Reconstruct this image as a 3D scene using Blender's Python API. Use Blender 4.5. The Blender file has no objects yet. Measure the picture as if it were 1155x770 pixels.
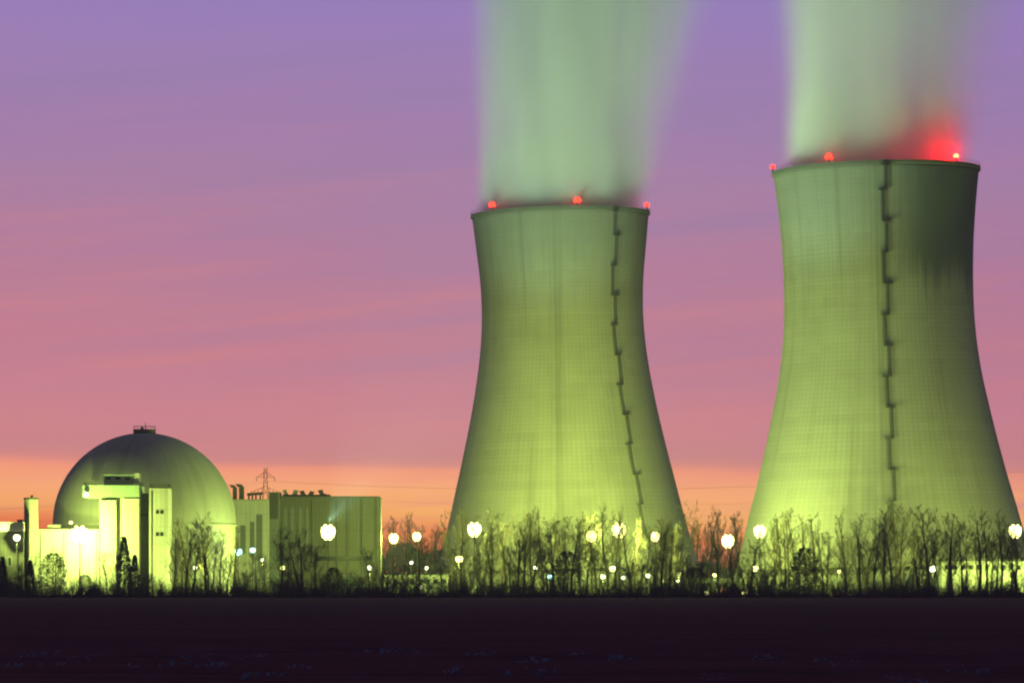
import bpy, bmesh, math, random
from mathutils import Vector, Matrix
PI = math.pi
R = math.radians
scene = bpy.context.scene
COL = scene.collection
F = 4600.0            # focal length in photo pixels
HZ = 661.0            # photo row of the horizon
CAMZ = 3.0

def X(px, Y): return (px - 577.5) * Y / F
def Z(py, Y): return CAMZ + (HZ - py) * Y / F

# ------------------------------------------------------------------ mesh helper
class MB:
    def __init__(s): s.v = []; s.f = []
    def box(s, x0, x1, y0, y1, z0, z1, M=None):
        b = len(s.v)
        for z in (z0, z1):
            for (x, y) in ((x0, y0), (x1, y0), (x1, y1), (x0, y1)):
                p = Vector((x, y, z))
                s.v.append(tuple(M @ p) if M else tuple(p))
        for f in ((0, 3, 2, 1), (4, 5, 6, 7), (0, 1, 5, 4), (1, 2, 6, 5), (2, 3, 7, 6), (3, 0, 4, 7)):
            s.f.append(tuple(b + i for i in f))
        return s
    def seg(s, p, q, r0, r1, n=4, cap=True):
        p = Vector(p); q = Vector(q); d = q - p
        if d.length < 1e-6: return s
        d.normalize()
        a = d.orthogonal().normalized(); c = d.cross(a)
        b = len(s.v)
        for (o, r) in ((p, r0), (q, r1)):
            for i in range(n):
                t = 2 * PI * i / n
                s.v.append(tuple(o + a * (r * math.cos(t)) + c * (r * math.sin(t))))
        for i in range(n):
            j = (i + 1) % n
            s.f.append((b + i, b + j, b + n + j, b + n + i))
        if cap:
            s.f.append(tuple(b + n - 1 - i for i in range(n)))
            s.f.append(tuple(b + n + i for i in range(n)))
        return s
    def path(s, pts, r, n=6):
        for i in range(len(pts) - 1): s.seg(pts[i], pts[i + 1], r, r, n)
        return s
    def lathe(s, prof, n, closed=False, cx=0, cy=0):
        b = len(s.v); m = len(prof)
        for (r, z) in prof:
            for i in range(n):
                t = 2 * PI * i / n
                s.v.append((cx + r * math.cos(t), cy + r * math.sin(t), z))
        for k in range(m if closed else m - 1):
            k2 = (k + 1) % m
            for i in range(n):
                j = (i + 1) % n
                s.f.append((b + k * n + i, b + k * n + j, b + k2 * n + j, b + k2 * n + i))
        return s
    def quad(s, a, b_, c, d):
        b = len(s.v); s.v += [tuple(a), tuple(b_), tuple(c), tuple(d)]; s.f.append((b, b + 1, b + 2, b + 3)); return s
    def tri(s, a, b_, c):
        b = len(s.v); s.v += [tuple(a), tuple(b_), tuple(c)]; s.f.append((b, b + 1, b + 2)); return s
    def mesh(s, name, mat, smooth=False):
        m = bpy.data.meshes.new(name)
        m.from_pydata(s.v, [], s.f); m.update()
        if mat: m.materials.append(mat)
        if smooth:
            m.polygons.foreach_set('use_smooth', [True] * len(m.polygons))
        return m
    def build(s, name, mat, parent=None, smooth=False, loc=None):
        return link(name, s.mesh(name, mat, smooth), parent, loc)

def link(name, data, parent=None, loc=None, rotz=0.0):
    o = bpy.data.objects.new(name, data); COL.objects.link(o)
    if parent: o.parent = parent
    if loc: o.location = loc
    if rotz: o.rotation_euler = (0, 0, rotz)
    return o

def tag(o, label=None, cat=None, group=None, kind=None):
    if label: o['label'] = label
    if cat: o['category'] = cat
    if group: o['group'] = group
    if kind: o['kind'] = kind
    return o

def empty(name, loc, label, cat, group=None, rotz=0.0):
    return tag(link(name, None, None, loc, rotz), label, cat, group)

# ------------------------------------------------------------------ materials
class NT:
    """tiny node builder"""
    def __init__(s, tree): s.t = tree; s.n = tree.nodes; s.l = tree.links
    def new(s, typ, **kw):
        n = s.n.new(typ)
        for k, v in kw.items(): setattr(n, k, v)
        return n
    def put(s, inp, val):
        if isinstance(val, bpy.types.NodeSocket): s.l.new(val, inp)
        else: inp.default_value = val
    def math(s, op, a, b=None, c=None, clamp=False):
        n = s.new('ShaderNodeMath', operation=op); n.use_clamp = clamp
        s.put(n.inputs[0], a)
        if b is not None: s.put(n.inputs[1], b)
        if c is not None: s.put(n.inputs[2], c)
        return n.outputs[0]
    def smooth(s, v, a, b, lo=0.0, hi=1.0):
        n = s.new('ShaderNodeMapRange', interpolation_type='SMOOTHSTEP')
        s.put(n.inputs['Value'], v)
        for k, x in (('From Min', a), ('From Max', b), ('To Min', lo), ('To Max', hi)): s.put(n.inputs[k], x)
        return n.outputs[0]
    def noise(s, vec, scale, detail=4, rough=0.55):
        n = s.new('ShaderNodeTexNoise'); s.put(n.inputs['Vector'], vec)
        n.inputs['Scale'].default_value = scale; n.inputs['Detail'].default_value = detail; n.inputs['Roughness'].default_value = rough
        return n.outputs[0]
    def mapping(s, vec, scale=(1, 1, 1), loc=(0, 0, 0)):
        n = s.new('ShaderNodeMapping'); s.put(n.inputs['Vector'], vec)
        n.inputs['Scale'].default_value = scale; n.inputs['Location'].default_value = loc
        return n.outputs[0]
    def mix(s, f, a, b, blend='MIX'):
        n = s.new('ShaderNodeMix', data_type='RGBA', blend_type=blend)
        s.put(n.inputs[0], f)
        s.put(n.inputs[6], a if isinstance(a, bpy.types.NodeSocket) else (*a, 1)); s.put(n.inputs[7], b if isinstance(b, bpy.types.NodeSocket) else (*b, 1))
        return n.outputs[2]
    def ramp(s, v, stops, interp='LINEAR'):
        n = s.new('ShaderNodeValToRGB'); s.put(n.inputs[0], v)
        cr = n.color_ramp; cr.interpolation = interp
        while len(cr.elements) > 1: cr.elements.remove(cr.elements[-1])
        for i, (p, c) in enumerate(stops):
            e = cr.elements[0] if i == 0 else cr.elements.new(p)
            e.position = p; e.color = (*c, 1)
        return n.outputs[0]

def base_mat(name, color=(0.3, 0.3, 0.3), rough=0.8, var=0.15, scale=0.6, bump=0.0, metal=0.0):
    m = bpy.data.materials.new(name); m.use_nodes = True
    t = NT(m.node_tree); b = m.node_tree.nodes['Principled BSDF']
    tc = t.new('ShaderNodeTexCoord').outputs['Object']
    n = t.noise(tc, scale, 6, 0.6)
    lo = tuple(c * (1 - var) for c in color); hi = tuple(c * (1 + var) for c in color)
    t.l.new(t.mix(n, lo, hi), b.inputs['Base Color'])
    b.inputs['Roughness'].default_value = rough; b.inputs['Metallic'].default_value = metal
    if bump:
        bp = t.new('ShaderNodeBump'); bp.inputs['Strength'].default_value = bump; bp.inputs['Distance'].default_value = 0.1
        t.l.new(t.noise(tc, scale * 6, 4), bp.inputs['Height']); t.l.new(bp.outputs[0], b.inputs['Normal'])
    return m

def emit_mat(name, color, strength):
    m = bpy.data.materials.new(name); m.use_nodes = True
    nt = m.node_tree; nt.nodes.clear()
    e = nt.nodes.new('ShaderNodeEmission'); e.inputs[0].default_value = (*color, 1); e.inputs[1].default_value = strength
    o = nt.nodes.new('ShaderNodeOutputMaterial'); nt.links.new(e.outputs[0], o.inputs[0])
    return m

def concrete_shell(name, stain_sin=None):
    m = bpy.data.materials.new(name); m.use_nodes = True
    t = NT(m.node_tree); b = m.node_tree.nodes['Principled BSDF']
    P = t.new('ShaderNodeTexCoord').outputs['Object']
    sx = t.new('ShaderNodeSeparateXYZ'); t.l.new(P, sx.inputs[0])
    x, y, z = sx.outputs
    ang = t.math('ARCTAN2', y, x)
    # formwork: horizontal lifts and vertical panel joints
    lift = t.math('FRACT', t.math('DIVIDE', z, 1.5))
    lift_l = t.math('SUBTRACT', 1.0, t.smooth(t.math('ABSOLUTE', t.math('SUBTRACT', lift, 0.5)), 0.30, 0.48, 0.0, 1.0))
    rib = t.math('FRACT', t.math('MULTIPLY', ang, 132 / (2 * PI)))
    rib_l = t.math('SUBTRACT', 1.0, t.smooth(t.math('ABSOLUTE', t.math('SUBTRACT', rib, 0.5)), 0.22, 0.47, 0.0, 1.0))
    grid = t.math('MULTIPLY', lift_l, rib_l)
    cyl = t.new('ShaderNodeCombineXYZ'); t.put(cyl.inputs[0], t.math('MULTIPLY', ang, 34.0)); t.put(cyl.inputs[1], 0.0); t.put(cyl.inputs[2], z)
    cyl = cyl.outputs[0]
    blotch = t.noise(cyl, 0.045, 5, 0.6)
    streak = t.noise(t.mapping(cyl, (1, 1, 0.05)), 0.45, 4, 0.6)
    bands = t.noise(t.mapping(cyl, (0.006, 1, 1)), 0.35, 3, 0.6)
    c = t.mix(blotch, (0.27, 0.262, 0.235), (0.42, 0.41, 0.375))
    c = t.mix(t.smooth(streak, 0.5, 0.78, 0.0, 0.40), c, (0.17, 0.165, 0.15))
    c = t.mix(t.smooth(bands, 0.55, 0.72, 0.0, 0.30), c, (0.47, 0.46, 0.42))
    c = t.mix(t.smooth(bands, 0.45, 0.30, 0.0, 0.35), c, (0.20, 0.195, 0.18))
    c = t.mix(t.math('MULTIPLY', t.smooth(grid, 0.0, 1.0, 0.34, 0.0), t.smooth(blotch, 0.3, 0.7, 0.4, 1.0)), c, (0.13, 0.128, 0.115))
    wl = t.new('ShaderNodeTexWhiteNoise', noise_dimensions='1D'); t.put(wl.inputs['W'], t.math('FLOOR', t.math('DIVIDE', z, 3.0)))
    wp = t.new('ShaderNodeTexWhiteNoise', noise_dimensions='2D'); pv = t.new('ShaderNodeCombineXYZ')
    t.put(pv.inputs[0], t.math('FLOOR', t.math('MULTIPLY', ang, 33 / (2 * PI)))); t.put(pv.inputs[1], t.math('FLOOR', t.math('DIVIDE', z, 3.0))); t.put(wp.inputs['Vector'], pv.outputs[0])
    c = t.mix(t.math('MULTIPLY', wl.outputs['Value'], 0.22), c, (0.20, 0.19, 0.165))
    c = t.mix(t.math('MULTIPLY', wp.outputs['Value'], 0.16), c, (0.46, 0.45, 0.41))
    runs = t.noise(t.mapping(cyl, (1, 1, 0.022), (31, 0, 5)), 0.22, 5, 0.65)
    c = t.mix(t.smooth(runs, 0.52, 0.70, 0.0, 0.5), c, (0.15, 0.148, 0.13))
    # weathered upper part, painted darker still to offset the floodlight up there
    rag = t.math('ADD', z, t.math('MULTIPLY', t.math('SUBTRACT', streak, 0.5), 16.0))
    c = t.mix(t.smooth(rag, 88, 147, 0.0, 0.72), c, (0.115, 0.11, 0.095))
    if stain_sin:
        s = t.math('DIVIDE', x, t.math('SQRT', t.math('ADD', t.math('MULTIPLY', x, x), t.math('MULTIPLY', y, y))))
        front = t.math('LESS_THAN', y, 0.0)
        a0, a1, z0 = stain_sin
        w = t.math('ADD', s, t.math('MULTIPLY', t.math('SUBTRACT', streak, 0.5), 0.35))
        k = t.math('MULTIPLY', t.smooth(w, a0, a1), t.smooth(t.math('ADD', z, t.math('MULTIPLY', t.math('SUBTRACT', runs, 0.5), 38.0)), z0 - 4, z0 + 10))
        c = t.mix(t.math('MULTIPLY', t.math('MULTIPLY', k, front), 0.84), c, (0.068, 0.092, 0.108))
    t.l.new(c, b.inputs['Base Color']); b.inputs['Roughness'].default_value = 0.92
    bp = t.new('ShaderNodeBump'); bp.inputs['Strength'].default_value = 0.22; bp.inputs['Distance'].default_value = 0.10
    t.l.new(grid, bp.inputs['Height']); t.l.new(bp.outputs[0], b.inputs['Normal'])
    return m

def dome_mat():
    m = bpy.data.materials.new('dome_concrete'); m.use_nodes = True
    t = NT(m.node_tree); b = m.node_tree.nodes['Principled BSDF']
    P = t.new('ShaderNodeTexCoord').outputs['Object']
    sx = t.new('ShaderNodeSeparateXYZ'); t.l.new(P, sx.inputs[0]); x, y, z = sx.outputs
    ang = t.math('ARCTAN2', y, x)
    rib = t.smooth(t.math('ABSOLUTE', t.math('SUBTRACT', t.math('FRACT', t.math('MULTIPLY', ang, 24 / (2 * PI))), 0.5)), 0.46, 0.5)
    cyl = t.new('ShaderNodeCombineXYZ'); t.put(cyl.inputs[0], t.math('MULTIPLY', ang, 25.0)); t.put(cyl.inputs[2], z)
    streak = t.noise(t.mapping(cyl.outputs[0], (1, 1, 0.06)), 0.5, 4, 0.6)
    blot = t.noise(P, 0.12, 5)
    c = t.mix(blot, (0.22, 0.225, 0.21), (0.34, 0.345, 0.32))
    c = t.mix(t.smooth(streak, 0.48, 0.75, 0, 0.5), c, (0.13, 0.135, 0.125))
    c = t.mix(t.math('MULTIPLY', rib, 0.22), c, (0.12, 0.12, 0.115))
    t.l.new(c, b.inputs['Base Color']); b.inputs['Roughness'].default_value = 0.75
    return m

def clad_mat(name, color, pitch=1.2, dark=0.55, rough=0.6):
    """vertically ribbed facade sheeting with weather streaks"""
    m = bpy.data.materials.new(name); m.use_nodes = True
    t = NT(m.node_tree); b = m.node_tree.nodes['Principled BSDF']
    P = t.new('ShaderNodeTexCoord').outputs['Object']
    sx = t.new('ShaderNodeSeparateXYZ'); t.l.new(P, sx.inputs[0]); x, y, z = sx.outputs
    u = t.math('ADD', x, y)
    rib = t.math('ABSOLUTE', t.math('SUBTRACT', t.math('FRACT', t.math('DIVIDE', u, pitch)), 0.5))
    seam = t.math('ABSOLUTE', t.math('SUBTRACT', t.math('FRACT', t.math('DIVIDE', z, 5.3)), 0.5))
    streak = t.noise(t.mapping(P, (1, 1, 0.08)), 0.45, 5, 0.65)
    c = t.mix(streak, tuple(k * 0.7 for k in color), tuple(k * 1.25 for k in color))
    c = t.mix(t.smooth(rib, 0.36, 0.48, 0, dark), c, tuple(k * 0.45 for k in color))
    c = t.mix(t.smooth(seam, 0.46, 0.495, 0, dark), c, tuple(k * 0.4 for k in color))
    t.l.new(c, b.inputs['Base Color']); b.inputs['Roughness'].default_value = rough
    bp = t.new('ShaderNodeBump'); bp.inputs['Strength'].default_value = 0.5; bp.inputs['Distance'].default_value = 0.1
    t.l.new(rib, bp.inputs['Height']); t.l.new(bp.outputs[0], b.inputs['Normal'])
    return m

M = {}
M['tower_a'] = concrete_shell('tower_concrete')
M['tower_b'] = concrete_shell('tower_concrete_stained', (-0.04, 0.46, 101.0))
M['dome'] = dome_mat()
M['concrete'] = base_mat('concrete', (0.34, 0.335, 0.31), 0.9, 0.22, 0.35, 0.3)
M['column'] = base_mat('column_concrete', (0.30, 0.295, 0.27), 0.9, 0.2, 0.5)
M['rim'] = base_mat('weathered_rim', (0.10, 0.098, 0.09), 0.9, 0.3, 0.5)
M['rain'] = base_mat('falling_water', (0.30, 0.30, 0.28), 0.7, 0.5, 0.9)
M['steel_dark'] = base_mat('dark_steel', (0.035, 0.035, 0.038), 0.6, 0.3, 1.0)
M['galv'] = base_mat('galvanised_steel', (0.30, 0.31, 0.31), 0.5, 0.2, 1.5, 0, 0.4)
M['pale_clad'] = clad_mat('pale_cladding', (0.46, 0.46, 0.42), 1.4, 0.30)
M['green_clad'] = clad_mat('greenish_cladding', (0.26, 0.34, 0.27), 1.0, 0.25)
M['hall_clad'] = clad_mat('hall_cladding', (0.088, 0.086, 0.068), 1.1, 0.5)
M['grey_clad'] = clad_mat('grey_cladding', (0.13, 0.15, 0.15), 0.9, 0.4)
M['dark_clad'] = clad_mat('dark_cladding', (0.045, 0.045, 0.045), 1.0, 0.3)
M['roof'] = base_mat('roof_felt', (0.08, 0.08, 0.08), 0.9, 0.2, 0.5)
M['glass'] = base_mat('dark_glass', (0.012, 0.016, 0.018), 0.12, 0.2, 1.0)
M['vent'] = base_mat('vent_metal', (0.06, 0.055, 0.05), 0.6, 0.3, 0.8)
M['vent_pale'] = base_mat('vent_metal_pale', (0.34, 0.34, 0.31), 0.6, 0.2, 0.8)
M['bark'] = base_mat('bark', (0.055, 0.043, 0.032), 0.95, 0.35, 1.2)
M['twig'] = base_mat('twig_bark', (0.095, 0.078, 0.050), 0.95, 0.35, 0.8)
M['needle'] = base_mat('needle_green', (0.030, 0.045, 0.022), 0.9, 0.45, 0.9)
M['lamp'] = emit_mat('floodlight_lens', (1.0, 1.0, 0.30), 6.0)
M['lamp_white'] = emit_mat('white_lamp_glass', (0.95, 1.0, 0.62), 5.0)
M['lamp_cyan'] = emit_mat('cyan_lamp_glass', (0.50, 1.0, 0.85), 3.0)
M['lamp_warm'] = emit_mat('warm_lamp_glass', (1.0, 0.98, 0.30), 5.0)
M['lamp_orange'] = emit_mat('orange_lamp_glass', (1.0, 0.42, 0.10), 3.0)
M['red_lamp_hot'] = emit_mat('bright_beacon_glass', (1.0, 0.16, 0.06), 9.0)
M['red_lamp'] = emit_mat('red_beacon_glass', (1.0, 0.012, 0.006), 14.0)

# ------------------------------------------------------------------ world
def build_world():
    w = bpy.data.worlds.new('World'); scene.world = w; w.use_nodes = True
    t = NT(w.node_tree); w.node_tree.nodes.clear()
    out = t.new('ShaderNodeOutputWorld'); bg = t.new('ShaderNodeBackground')
    t.l.new(bg.outputs[0], out.inputs[0])
    d = t.new('ShaderNodeTexCoord').outputs['Generated']
    sx = t.new('ShaderNodeSeparateXYZ'); t.l.new(d, sx.inputs[0]); x, y, z = sx.outputs
    cd = t.new('ShaderNodeCombineXYZ'); t.put(cd.inputs[0], x); t.put(cd.inputs[1], y); t.put(cd.inputs[2], t.math('SUBTRACT', z, t.math('MULTIPLY', x, 0.09))); d = cd.outputs[0]
    # photo rows above the horizon for a direction near the view axis
    k = t.math('MULTIPLY', t.math('DIVIDE', z, t.math('MAXIMUM', t.math('ABSOLUTE', y), 0.05)), F)
    n1 = t.noise(t.mapping(d, (7, 1, 75), (0.3, 0, 0.7)), 1.0, 5, 0.55)      # long stratus streaks
    n2 = t.noise(t.mapping(d, (3.2, 1, 11), (4.3, 0, 1.7)), 1.0, 3, 0.5)
    tilt = t.math('MULTIPLY', x, -85.0)
    wob = t.math('ADD', t.math('MULTIPLY', t.math('SUBTRACT', n1, 0.5), 46.0), t.math('MULTIPLY', t.math('SUBTRACT', n2, 0.5), 95.0))
    env = t.smooth(k, 90.0, 300.0, 0.52, 1.0)
    kk = t.math('SUBTRACT', t.math('ADD', k, t.math('MULTIPLY', wob, env)), tilt)
    v = t.math('DIVIDE', kk, 1000.0)
    stops = [(0.0, (0.34, 0.085, 0.055)), (0.035, (0.52, 0.10, 0.055)), (0.062, (0.76, 0.165, 0.060)),
             (0.084, (0.92, 0.40, 0.120)), (0.112, (0.94, 0.40, 0.180)), (0.134, (0.90, 0.315, 0.195)),
             (0.143, (0.64, 0.240, 0.225)), (0.154, (0.57, 0.222, 0.245)), (0.19, (0.58, 0.215, 0.275)), (0.27, (0.52, 0.198, 0.290)), (0.35, (0.455, 0.196, 0.325)),
             (0.45, (0.380, 0.208, 0.385)), (0.55, (0.335, 0.205, 0.435)), (0.66, (0.290, 0.200, 0.485)),
             (0.85, (0.20, 0.165, 0.44)), (1.0, (0.15, 0.14, 0.40))]
    col = t.ramp(v, stops)
    # rose streaks on the violet
    st = t.noise(t.mapping(d, (5, 1, 120), (1.3, 0, 2.7)), 1.0, 6, 0.6)
    col = t.mix(t.math('MULTIPLY', t.smooth(st, 0.48, 0.72), t.smooth(k, 640, 120, 0.05, 0.75)), col, (0.64, 0.225, 0.25))
    col = t.mix(t.math('MULTIPLY', t.smooth(st, 0.50, 0.28), t.smooth(k, 140, 400, 0.10, 0.40)), col, (0.27, 0.20, 0.40))
    br = t.new('ShaderNodeMix', data_type='RGBA', blend_type='MULTIPLY'); br.inputs[0].default_value = 1.0
    t.l.new(col, br.inputs[6]); br.inputs[7].default_value = (1.16, 1.13, 1.21, 1); col = br.outputs[2]
    # the glow belongs to the western sky: dim overhead and behind
    west = t.smooth(y, 0.15, 0.95)
    up = t.smooth(z, 0.16, 0.55)
    zen = t.mix(up, (0.075, 0.055, 0.105), (0.070, 0.060, 0.125))
    col = t.mix(t.math('MULTIPLY', west, t.math('SUBTRACT', 1.0, up)), zen, col)
    sky = t.new('ShaderNodeTexSky'); sky.sky_type = 'NISHITA'; sky.sun_disc = False
    sky.sun_elevation = R(1.0); sky.sun_rotation = R(-8.0)
    add = t.new('ShaderNodeMix', data_type='RGBA', blend_type='ADD')
    add.inputs[0].default_value = 0.004
    t.l.new(col, add.inputs[6]); t.l.new(sky.outputs[0], add.inputs[7])
    t.l.new(add.outputs[2], bg.inputs[0]); bg.inputs[1].default_value = 1.0
build_world()

# ------------------------------------------------------------------ ground
def build_ground():
    m = bpy.data.materials.new('ploughed_soil'); m.use_nodes = True
    t = NT(m.node_tree); b = m.node_tree.nodes['Principled BSDF']
    P = t.new('ShaderNodeTexCoord').outputs['Object']
    n = t.noise(P, 0.09, 6, 0.65); n2 = t.noise(P, 1.7, 5, 0.7)
    c = t.mix(n, (0.056, 0.013, 0.019), (0.105, 0.022, 0.032))
    c = t.mix(t.smooth(n2, 0.45, 0.75, 0, 0.6), c, (0.045, 0.015, 0.020))
    n3 = t.noise(t.mapping(P, (0.35, 1, 1)), 0.055, 4, 0.6); fur = t.noise(t.mapping(P, (0.02, 1, 1)), 0.9, 3, 0.6)
    c = t.mix(t.smooth(n3, 0.45, 0.62, 0.0, 0.6), c, (0.028, 0.010, 0.016)); c = t.mix(t.smooth(fur, 0.5, 0.65, 0.0, 0.45), c, (0.16, 0.05, 0.065))
    t.l.new(c, b.inputs['Base Color']); b.inputs['Roughness'].default_value = 1.0
    b.inputs['Specular IOR Level'].default_value = 0.1
    bp = t.new('ShaderNodeBump'); bp.inputs['Strength'].default_value = 0.8; bp.inputs['Distance'].default_value = 0.25
    t.l.new(n2, bp.inputs['Height']); t.l.new(bp.outputs[0], b.inputs['Normal'])
    rnd = random.Random(3)
    mb = MB()
    # one sheet, finer (and gently uneven) near the camera
    ys = [-300, -100, 0, 40, 70] + [80 + i * 4 for i in range(40)] + [245, 280, 330, 400, 500, 650, 800, 1000, 1300, 1700, 2500, 4000, 7000, 12000]
    xs = [-9000, -3000, -1000, -400, -200, -120, -80] + [-60 + i * 4 for i in range(31)] + [80, 120, 200, 400, 1000, 3000, 9000]
    for yv in ys:
        for xv in xs:
            fine = 1.0 if 75 < yv < 245 and abs(xv) < 65 else 0.0
            mb.v.append((xv, yv, fine * rnd.uniform(-0.10, 0.10)))
    n = len(xs)
    for j in range(len(ys) - 1):
        for i in range(n - 1):
            a = j * n + i; mb.f.append((a, a + 1, a + n + 1, a + n))
    tag(mb.build('field', m, smooth=True), kind='structure')
    # the lit plant site: short grass and gravel, 4 mm above the field sheet
    g = bpy.data.materials.new('site_ground'); g.use_nodes = True
    t = NT(g.node_tree); b = g.node_tree.nodes['Principled BSDF']
    P = t.new('ShaderNodeTexCoord').outputs['Object']
    c = t.mix(t.smooth(t.noise(P, 0.05, 5), 0.45, 0.55), (0.05, 0.065, 0.025), (0.16, 0.15, 0.12))
    t.l.new(c, b.inputs['Base Color']); b.inputs['Roughness'].default_value = 0.95
    s = MB(); s.quad((-420, 1188, 0.006), (420, 1188, 0.006), (420, 1650, 0.006), (-420, 1650, 0.006))
    tag(s.build('site_ground', g), kind='structure')
    # clods and frosty stubble of the near field
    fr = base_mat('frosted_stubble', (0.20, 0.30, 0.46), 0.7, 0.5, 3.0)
    cl = MB()
    spots = [(4, 752), (45, 738), (52, 750), (95, 742), (140, 752), (205, 748), (213, 742), (250, 750), (285, 740), (292, 760), (350, 752), (420, 735), (450, 733), (505, 755),
             (541, 738), (597, 745), (612, 757), (657, 738), (700, 742), (820, 765), (857, 742), (1015, 768), (938, 748), (1090, 755)]
    for (px, py) in spots:
        Y = CAMZ * F / (py - HZ)
        for k in range(rnd.randint(5, 12)):
            cx = X(px, Y) + rnd.gauss(0, 0.45); cy = Y + rnd.gauss(0, 3.5); h = rnd.uniform(0.0, 0.07); w = rnd.uniform(0.02, 0.07)
            for q in range(3):
                a = rnd.uniform(0, PI); dx, dy = math.cos(a) * w, math.sin(a) * w
                top = (cx + rnd.gauss(0, .09), cy + rnd.gauss(0, .05), h + 0.06)
                cl.seg((cx + dx, cy + dy, -0.05), top, w * 0.5, w * 0.25, 3)
    tag(cl.build('stubble', fr), 'sparse frosty stubble tufts catching bluish light in the dark field', 'stubble', None, 'stuff')
build_ground()

# ------------------------------------------------------------------ lights
LAMP = (0.74, 1.0, 0.16)
LAMP_W = (0.45, 1.0, 0.8)
def point(parent, loc, P, color=LAMP, rad=0.35):
    l = bpy.data.lights.new('lamp_light', 'POINT'); l.energy = P; l.color = color; l.shadow_soft_size = rad
    o = bpy.data.objects.new('lamp_light', l); COL.objects.link(o); o.location = loc
    if parent: o.parent = parent
    return o
def spot(parent, loc, target, I, ang, color=LAMP, blend=0.9, rad=0.4):
    l = bpy.data.lights.new('spot_light', 'SPOT'); l.energy = I * 4 * PI; l.color = color; l.shadow_soft_size = rad
    l.spot_size = R(ang); l.spot_blend = blend
    o = bpy.data.objects.new('spot_light', l); COL.objects.link(o); o.location = loc
    if parent: o.parent = parent
    base = parent.location if parent else Vector((0, 0, 0))
    d = Vector(target) - (base + Vector(loc))
    o.rotation_euler = d.to_track_quat('-Z', 'Y').to_euler()
    return o
sl = bpy.data.lights.new('sun', 'SUN'); sl.energy = 0.10; sl.color = (1.0, 0.45, 0.25); sl.angle = R(0.5)
so = bpy.data.objects.new('sun', sl); COL.objects.link(so)
sd = Vector((math.sin(R(-8)) * math.cos(R(1)), math.cos(R(-8)) * math.cos(R(1)), math.sin(R(1))))   # towards the sun
so.rotation_euler = sd.to_track_quat('Z', 'Y').to_euler()

# ------------------------------------------------------------------ cooling towers
def interp(prof, z):
    for (z0, r0), (z1, r1) in zip(prof, prof[1:]):
        if z0 <= z <= z1: return r0 + (r1 - r0) * (z - z0) / (z1 - z0)
    return prof[-1][1]
def smooth_profile(ctrl, step=2.0):
    """Catmull-Rom through (z, r)"""
    out = []; n = len(ctrl)
    for i in range(n - 1):
        p0 = ctrl[max(i - 1, 0)]; p1 = ctrl[i]; p2 = ctrl[i + 1]; p3 = ctrl[min(i + 2, n - 1)]
        k = max(2, int((p2[0] - p1[0]) / step))
        m1 = (p2[1] - p0[1]) / max(p2[0] - p0[0], 1e-6); m2 = (p3[1] - p1[1]) / max(p3[0] - p1[0], 1e-6); h = p2[0] - p1[0]
        for q in range(k):
            t = q / k
            r = (2*t**3-3*t**2+1)*p1[1] + (t**3-2*t**2+t)*h*m1 + (-2*t**3+3*t**2)*p2[1] + (t**3-t**2)*h*m2
            out.append((p1[0] + h * t, r))
    out.append(ctrl[-1]); return out

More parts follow.
